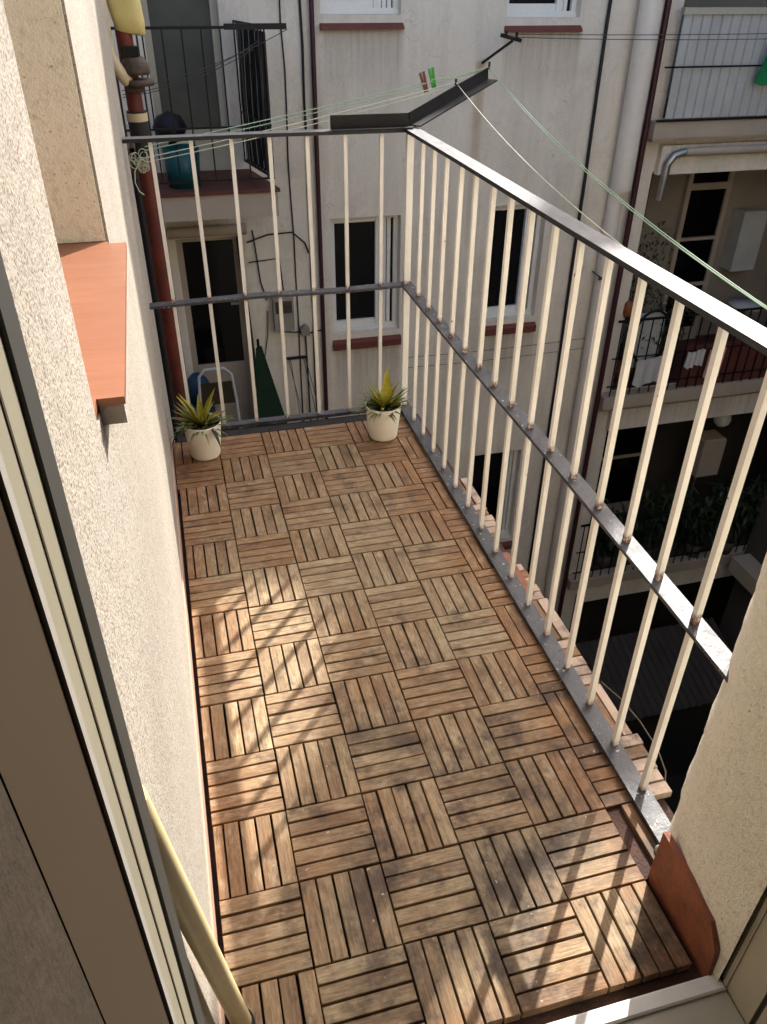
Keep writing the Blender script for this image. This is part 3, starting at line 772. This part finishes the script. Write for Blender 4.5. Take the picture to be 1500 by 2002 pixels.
# loggia door
dd = MB(); y = 8.22
for (a, b_, c, d_) in ((6.36, 6.42, -2.93, -.62), (6.93, 6.99, -2.93, -.62), (6.42, 6.93, -.68, -.62), (6.42, 6.93, -.94, -.86), (6.42, 6.93, -1.56, -1.52), (6.42, 6.93, -2.16, -2.12), (6.42, 6.93, -2.93, -2.75)):
    dd.box(a, b_, y, y + .06, c, d_)
o = dd.build('balcony_door', 'far_wall', opp); sub('pane', B(6.42, 6.93, y + .03, y + .036, -2.75, -.68), 'glass_dark', o)
dd = MB()
for (a, b_, c, d_) in ((5.75, 5.81, -5.79, -3.6), (6.55, 6.61, -5.79, -3.6), (5.81, 6.55, -3.66, -3.6), (5.81, 6.55, -4.76, -4.72), (5.81, 6.55, -5.79, -5.6)):
    dd.box(a, b_, y, y + .06, c, d_)
o = dd.build('balcony_door', 'far_wall', opp); sub('pane', B(5.81, 6.55, y + .03, y + .036, -5.6, -3.66), 'glass_dark', o)
# corrugated white panel on upper railing (with iron bars)
m = MB(); x = 4.99; vs = []; k = 0
while x < 8.5:
    yy = 6.86 + (.020 if k % 4 in (2, 3) else 0)
    vs += [(x, yy, .10), (x, yy, .97)]; x += (.075, .008, .014, .008)[k % 4]; k += 1
nv = len(vs) // 2; m.add(vs, [(2 * i, 2 * i + 2, 2 * i + 3, 2 * i + 1) for i in range(nv - 1)])
m.add([(v[0], v[1] + .006, v[2]) for v in vs], [(2 * i, 2 * i + 1, 2 * i + 3, 2 * i + 2) for i in range(nv - 1)])
m.build('corrugated_panel', 'corrugated', opp)
m = MB(); m.box(4.97, 8.5, 6.835, 6.90, .975, 1.03); m.build('panel_rail', 'pvc_frame', opp)
m = MB(); m.box(4.85, 8.5, 6.80, 6.812, .545, .560); m.box(4.88, 8.5, 6.815, 6.835, .077, .097)
m.build('railing', 'black_iron', opp)
# lower gallery railings
for z0 in (-2.93, -5.79):
    m = MB(); m.box(4.90, 8.5, 6.86, 6.88, z0 + .93, z0 + .955); m.box(4.90, 8.5, 6.864, 6.876, z0 + .12, z0 + .135); m.box(4.90, 8.5, 6.864, 6.876, z0 + .48, z0 + .492)
    x = 4.95
    while x < 8.4: m.box(x, x + .012, 6.865, 6.877, z0, z0 + .93); x += .13
    m.build('railing', 'black_iron', opp)
m = MB(); m.box(5.9, 8.5, 6.89, 6.94, -2.93, -2.40); m.build('parapet', 'floor_brown', opp)

# pipes and cables on the facade
MB().tube([(4.640, 6.88, -.55), (4.640, 6.88, 6.4)], .108, 24).build('downpipe', 'white_pipe', opp)
m = MB(); m.tube([(4.640, 6.90, -.552), (4.640, 6.90, -.575)], .100, 24); m.tube([(4.625, 6.92, -9.2), (4.625, 6.92, -.575)], .078, 20); m.build('downpipe', 'white_pipe', opp)
MB().tube([(4.835, 6.92, -9.2), (4.835, 6.92, 6.4)], .030, 10).build('downpipe', 'dark_red_pipe', opp)
MB().tube([(1.510, 6.96, -9.2), (1.508, 6.96, 6.4)], .021, 10).build('downpipe', 'dark_red_pipe', opp)
def wob(x, y, z0, z1, n, a): return [(x + random.uniform(-a, a), y, z0 + (z1 - z0) * i / n) for i in range(n + 1)]
MB().tube(wob(4.27, 6.97, -9, 6.3, 34, .006), .017, 8).build('cable', 'cable', opp)
MB().tube(wob(1.415, 6.98, -4, 6.3, 26, .010), .011, 6).build('cable', 'cable', opp)
MB().tube(wob(1.25, 6.985, -3, 6.3, 26, .010), .0065, 6).build('cable', 'cable', opp)
m = MB(); m.box(4.52, 4.66, 6.80, 6.82, -1.46, -1.43); m.tube([(4.55, 6.8, -1.44), (4.5, 6.93, -1.40)], .01, 6); m.build('pipe_anchor', 'rusty', opp)
for (pts, rr) in (([(.80, 6.97, -.86), (1.0, 6.97, -.80), (1.24, 6.97, -.79), (1.36, 6.97, -.90), (1.39, 6.97, -1.0)], .008),
                  ([(.86, 6.97, -.75), (.88, 6.97, -.98), (.90, 6.97, -1.25), (.95, 6.97, -1.44)], .007),
                  ([(.80, 6.97, -1.05), (1.10, 6.97, -1.03), (1.12, 6.97, -1.35), (1.12, 6.97, -1.42)], .007),
                  ([(.95, 6.97, -1.55), (.93, 6.97, -1.8), (.88, 6.97, -2.05)], .006), ([(1.32, 6.97, -1.85), (1.33, 6.97, -3.0)], .008),
                  ([(1.08, 6.97, -1.78), (1.38, 6.97, -1.82), (1.5, 6.97, -1.80)], .008), ([(.72, 6.95, -.80), (.80, 6.95, -3.05)], .02)):
    MB().tube(pts, rr, 6).build('cable', 'cable' if rr > .0065 else 'thin_cable', opp)
for zz in (-2.20, -2.32): MB().tube(sagged((2.4, 6.96, zz), (4.7, 6.96, zz + .02), .02), .003, 5).build('wire', 'thin_cable', opp)
# meter box and small socket box
m = MB(); m.box(1.00, 1.20, 6.88, FY - .001, -1.745, -1.40, ch=0); mo = m.build('meter_box', 'grey_box', opp)
m = MB(); m.box(1.02, 1.18, 6.865, 6.879, -1.55, -1.43); m.box(1.03, 1.09, 6.855, 6.8645, -1.50, -1.46); sub('meter_window', m, 'rusty', mo)
m = MB(); m.box(1.27, 1.36, 6.92, FY - .001, -1.83, -1.75); m.tube([(1.315, 6.90, -1.74), (1.315, 6.96, -1.74)], .03, 10); m.build('junction_box', 'grey_box', opp)

# iron bracket with wires (upper line)
bk = MB(); bk.bar((3.08, 7.0, .60), (3.20, 6.62, .80), .018, .018); bk.bar((3.08, 6.60, .845), (3.28, 6.62, .800), .02, .03)
bk.box(3.12, 3.135, 6.59, 6.62, .84, .88); bk.box(3.22, 3.235, 6.59, 6.62, .82, .865)
tag(bk.build('line_bracket', 'black_iron'), 'black iron T bracket sticking out of the facade with a rust streak below', 'bracket')
m = MB(); m.tube(sagged((3.22, 6.60, .85), (8.2, 6.55, .88), .03), .0035, 5); m.tube(sagged((3.14, 6.60, .83), (8.2, 6.62, .85), .05), .0035, 5)
tag(m.build('clothesline', 'thin_cable'), 'grey double washing line stretched high across the opposite facade', 'clothesline')
m = MB(); m.tube(sagged((-.1, 6.1, .55), (1.16, 6.1, .93), .05), .003, 5); m.tube(sagged((-.1, 6.12, .52), (.95, 6.12, .86), .06), .003, 5); m.tube(sagged((-.1, 6.14, .50), (.9, 6.14, .80), .05), .003, 5)
tag(m.build('clothesline', 'thin_cable'), 'thin washing lines slung in front of the upper left black railing', 'clothesline')


# ---- loose things over there
def drape(x0, x1, y, z0, z1, mat, name, label, cat, amp=.02, waves=4, group=None, skew=0):
    m = MB(); nx, nz = 18, 10; vs = []
    for k in (0, 1):
        for j in range(nz + 1):
            for i in range(nx + 1):
                u, v = i / nx, j / nz
                vs.append((x0 + (x1 - x0) * u + skew * v, y + k * .006 + amp * math.sin(u * waves * 6.28 + v) * (.3 + v), z1 + (z0 - z1) * v * (1 + .05 * math.sin(u * 9)) - .015 * math.sin(u * 6)))
    q = (nx + 1) * (nz + 1)
    fs = [(j * (nx + 1) + i, j * (nx + 1) + i + 1, (j + 1) * (nx + 1) + i + 1, (j + 1) * (nx + 1) + i) for j in range(nz) for i in range(nx)]
    fs += [tuple(reversed([a + q for a in f])) for f in fs]
    m.add(vs, fs, True); return tag(m.build(name, mat), label, cat, group)
drape(5.93, 6.45, 6.72, .42, .80, 'green_cloth', 'towel', 'bright green towel hanging high over the corrugated balcony panel', 'towel', .01, 2, skew=-.12)
drape(5.20, 5.62, 6.80, -2.78, -2.45, 'white_cloth', 'bedsheet', 'white sheet hanging lowest on the gallery railing, left of the lace cloth', 'laundry', .012, 3, 'laundry drying on the gallery railing')
drape(5.86, 6.10, 6.80, -2.62, -2.42, 'white_cloth', 'lace_cloth', 'small crumpled white cloth on the railing between sheet and pink garment', 'laundry', .02, 4, 'laundry drying on the gallery railing')
drape(6.16, 6.38, 6.80, -2.78, -2.42, 'pink_cloth', 'pink_garment', 'pale pink garment hanging on the gallery railing', 'laundry', .02, 2, 'laundry drying on the gallery railing')
drape(5.02, 5.12, 6.80, -2.90, -2.42, 'blue_cloth', 'blue_cloth', 'narrow dark blue cloth at the left end of the gallery railing', 'laundry', .01, 2, 'laundry drying on the gallery railing')


def bush(name, cx, cy, z, rx, ry, rz, nl, mat, label, cat, stem=True, L=.07, pot=True, group=None):
    t = thing(name, label, cat, (cx, cy, z), group)
    if pot: MB().lathe([(.0005, 0), (.10, 0), (.13, .22), (.12, .22), (.11, .18), (.0005, .18)], 16, (cx, cy, z)).build('pot', 'dark_wall' if z < -4 else 'red_tile', t)
    z0 = z + (.2 if pot else 0); m = MB(); br_ = MB()
    for k in range(14):
        a = random.uniform(0, 6.28); e = random.uniform(.3, 1)
        q = Vector((cx + rx * math.cos(a) * e, cy + ry * math.sin(a) * e, z0 + rz * random.uniform(.5, 1.9)))
        br_.tube([(cx, cy, z0 - .03), ((cx + q.x) / 2, (cy + q.y) / 2, z0 + (q.z - z0) * .6), q], .006, 5, False, .003)
        for i in range(nl // 14):
            p = Vector((cx, cy, z0)).lerp(q, random.uniform(.35, 1.05)) + Vector([random.gauss(0, .05) for _ in range(3)])
            dv = Vector([random.gauss(0, 1) for _ in range(3)])
            m.leaf(p, dv, L * random.uniform(.6, 1.2), L * .45, .5, 3, .2, random.uniform(0, 6))
    br_.build('stems', 'rusty', t); m.build('leaves', mat, t); return t
bush('plant', 5.32, 7.25, -2.93, .26, .15, .88, 420, 'leaf_dark', 'dark sparse leafy plant against the gallery wall', 'plant')
bush('plant', 5.70, 7.15, -2.93, .32, .15, .60, 700, 'leaf_dark', 'dense dark bush behind the gallery railing beside the door', 'plant')
for k, (x, y_, lb) in enumerate(((6.2, 7.1, 'dark leafy plant under the globe lamp, leftmost'), (6.9, 7.0, 'dark leafy plant below the white appliance'), (7.4, 6.95, 'dark spreading plant at the right edge of the lower gallery'), (5.5, 7.1, 'dark plant by the left end of the lower gallery'))):
    bush('plant', x, y_, -5.79, .42, .2, .55, 900, 'leaf_dark', lb, 'plant', L=.13, group='plants on the lower gallery')
# globe lamp
gl = thing('wall_lamp', 'round white globe lamp on the lower gallery wall', 'lamp', (7.20, 7.5, -3.8))
MB().lathe([(.0005, -.12), (.06, -.105), (.105, -.06), (.12, 0), (.105, .06), (.06, .105), (.0005, .12)], 20, (7.20, 7.5, -3.84)).build('globe', 'pvc_white', gl)
MB().tube([(7.20, 7.5, -3.72), (7.20, 7.5, -3.37)], .02, 8).build('stem', 'black_iron', gl)
ap = thing('boiler', 'white wall appliance on the lower gallery beneath the globe lamp', 'boiler', (7.2, 7.6, -4.8))
B(6.98, 7.34, 7.45, 7.75, -4.75, -4.15, ch=.02).build('casing', 'far_wall', ap); MB().tube([(7.1, 7.6, -5.3), (7.1, 7.6, -4.75)], .02, 8).build('pipe', 'alu', ap)
gb = MB(); gb.box(7.15, 7.5, 8.05, 8.29, -1.95, -1.2, ch=.02)
tag(gb.build('meter_cabinet', 'corrugated'), 'pale cabinet on the gallery wall right of the glazed door', 'cabinet')
m = MB(); m.lathe([(.0005, 0), (.04, 0), (.055, .05), (.05, .15), (.03, .18), (.0005, .18)], 14, (5.06, 6.98, -1.98)); tag(m.build('orange_bucket', 'orange_plastic'), 'small orange container on the gallery corner ledge', 'container')
fr = thing('bicycle_wheel', 'pale round wheel shape standing behind the gallery railing', 'wheel', (5.5, 7.05, -2.4))
pts = [(5.48 + .24 * math.cos(i * .2618), 7.05, -2.30 + .33 * math.sin(i * .2618)) for i in range(25)]
MB().tube(pts, .016, 6, False).build('rim', 'black_iron', fr)
B(5.30, 5.66, 7.10, 7.14, -2.70, -2.02, ch=.01).build('panel', 'white_cloth', fr)
tw = thing('table', 'pale round table top standing on the gallery right of the plants', 'table', (7.1, 7.3, -2.2))
MB().lathe([(.0005, .03), (.22, .03), (.22, 0), (.0005, 0)], 20, (7.0, 7.4, -2.16)).build('table_top', 'white_cloth', tw); MB().tube([(7.0, 7.4, -2.93), (7.0, 7.4, -2.16)], .02, 8).build('leg', 'alu', tw)

# left balcony stuff
m = MB(); m.lathe([(.0005, 0), (.13, 0), (.15, .30), (.14, .30), (.12, .02)], 20, (.28, 6.42, -.205)); tag(m.build('bucket', 'teal_plastic'), 'teal plastic bucket on the upper left balcony floor', 'bucket')
m = MB(); m.lathe([(.0005, 0), (.10, .02), (.14, .12), (.10, .2), (.0005, .24)], 18, (.22, 6.6, .10)); m.tube([(.22, 6.6, -.2), (.22, 6.6, .12)], .03, 8)
tag(m.build('grill', 'black_iron'), 'dark rounded object standing behind the upper left balcony bars', 'grill')

ch = thing('folding_chair', 'white tubular folding chair on the lower left balcony', 'chair', (.33, 6.3, -3.075))
m = MB(); fpt = [(.16, 6.30, -3.07), (.16, 6.42, -2.2), (.18, 6.44, -1.95), (.24, 6.44, -1.88), (.42, 6.44, -1.88), (.49, 6.44, -1.95), (.51, 6.42, -2.2), (.53, 6.30, -3.07)]
m.tube(fpt, .015, 8); m.tube([(.16, 6.70, -3.07), (.17, 6.35, -2.62)], .013, 8); m.tube([(.53, 6.70, -3.07), (.51, 6.35, -2.62)], .013, 8); m.build('frame', 'corrugated', ch)
B(.18, .50, 6.425, 6.44, -2.25, -2.02).build('backrest', 'brown_panel', ch); B(.17, .51, 6.22, 6.55, -2.64, -2.60).build('seat', 'brown_panel', ch)
m = MB(); m.add([(.76, 6.60, -1.78), (.82, 6.60, -1.76), (1.12, 6.55, -3.07), (.66, 6.55, -3.07), (.80, 6.75, -3.07), (.79, 6.66, -1.78)], [(0, 3, 2, 1), (0, 5, 4, 3), (5, 1, 2, 4), (0, 1, 5), (2, 3, 4)])
ps = thing('parasol', 'folded dark green parasol leaning beside the lower door', 'parasol', (.85, 6.6, -3.07))
m.build('canopy', 'dark_green_cloth', ps); MB().tube([(.80, 6.64, -3.05), (.79, 6.63, -1.70)], .014, 8).build('pole', 'black_iron', ps)
m = MB(); m.lathe([(.0005, 0), (.10, .02), (.15, .12), (.10, .24), (.04, .30), (.0005, .31)], 10, (.16, 6.75, -2.35)); m.box(.02, .30, 6.6, 6.9, -3.07, -2.36)
tag(m.build('blue_bag', 'blue_plastic'), 'blue plastic bag on a stand in front of the lower door', 'bag')
dr = thing('drying_rack', 'thin wire drying rack on the lower left balcony, below the meter box', 'drying rack', (1.2, 6.8, -3.07))
m = MB(); m.box(1.10, 1.32, 6.93, 6.96, -2.08, -2.06); m.build('bar', 'black_iron', dr)
m = MB()
for x0, x1 in ((1.12, 1.28), (1.14, 1.22), (1.30, 1.48), (1.28, 1.42)): m.tube([(x0, 6.94, -2.07), (x1, 6.7, -3.05)], .004, 5)
m.build('wires', 'thin_cable', dr)

# ================================================================ side wings of the courtyard
rwg = thing('side_building', 'dark rendered wing closing the right side of the courtyard', 'building', (7.9, 3, -9.2))
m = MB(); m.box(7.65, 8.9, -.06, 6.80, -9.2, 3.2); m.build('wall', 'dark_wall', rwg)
for z in (-5.95, -8.65): B(7.35, 7.649, 2.5, 6.7, z, z + .25).build('ledge', 'far_wall', rwg)
lwg = thing('side_building', 'pale wing behind the stucco wall closing the left side of the courtyard', 'building', (-3, 4, -9.2))
B(-4.5, -3.2, 2.06, 6.99, -9.2, 2.5).build('wall', 'far_wall', lwg)
# shed roofs at the courtyard bottom
sh = thing('shed', 'low lean-to with a ribbed roof far below in the courtyard', 'shed', (6.2, 6.0, -9.2))
m = MB(); k = 0; y_ = 6.6; vs = []; x = 4.9
while x < 7.5:
    dz = .03 if k % 2 else 0; vs += [(x, 6.83, -7.05 + dz), (x, 5.6, -7.45 + dz)]; x += .06; k += 1
nv = len(vs) // 2; m.add(vs, [(2 * i, 2 * i + 1, 2 * i + 3, 2 * i + 2) for i in range(nv - 1)]); m.add([(v[0], v[1], v[2] - .02) for v in vs], [(2 * i, 2 * i + 2, 2 * i + 3, 2 * i + 1) for i in range(nv - 1)])
m.build('roof', 'loggia_low', sh); B(4.95, 7.4, 5.7, 5.8, -9.2, -7.48).build('wall', 'courtyard_floor', sh)
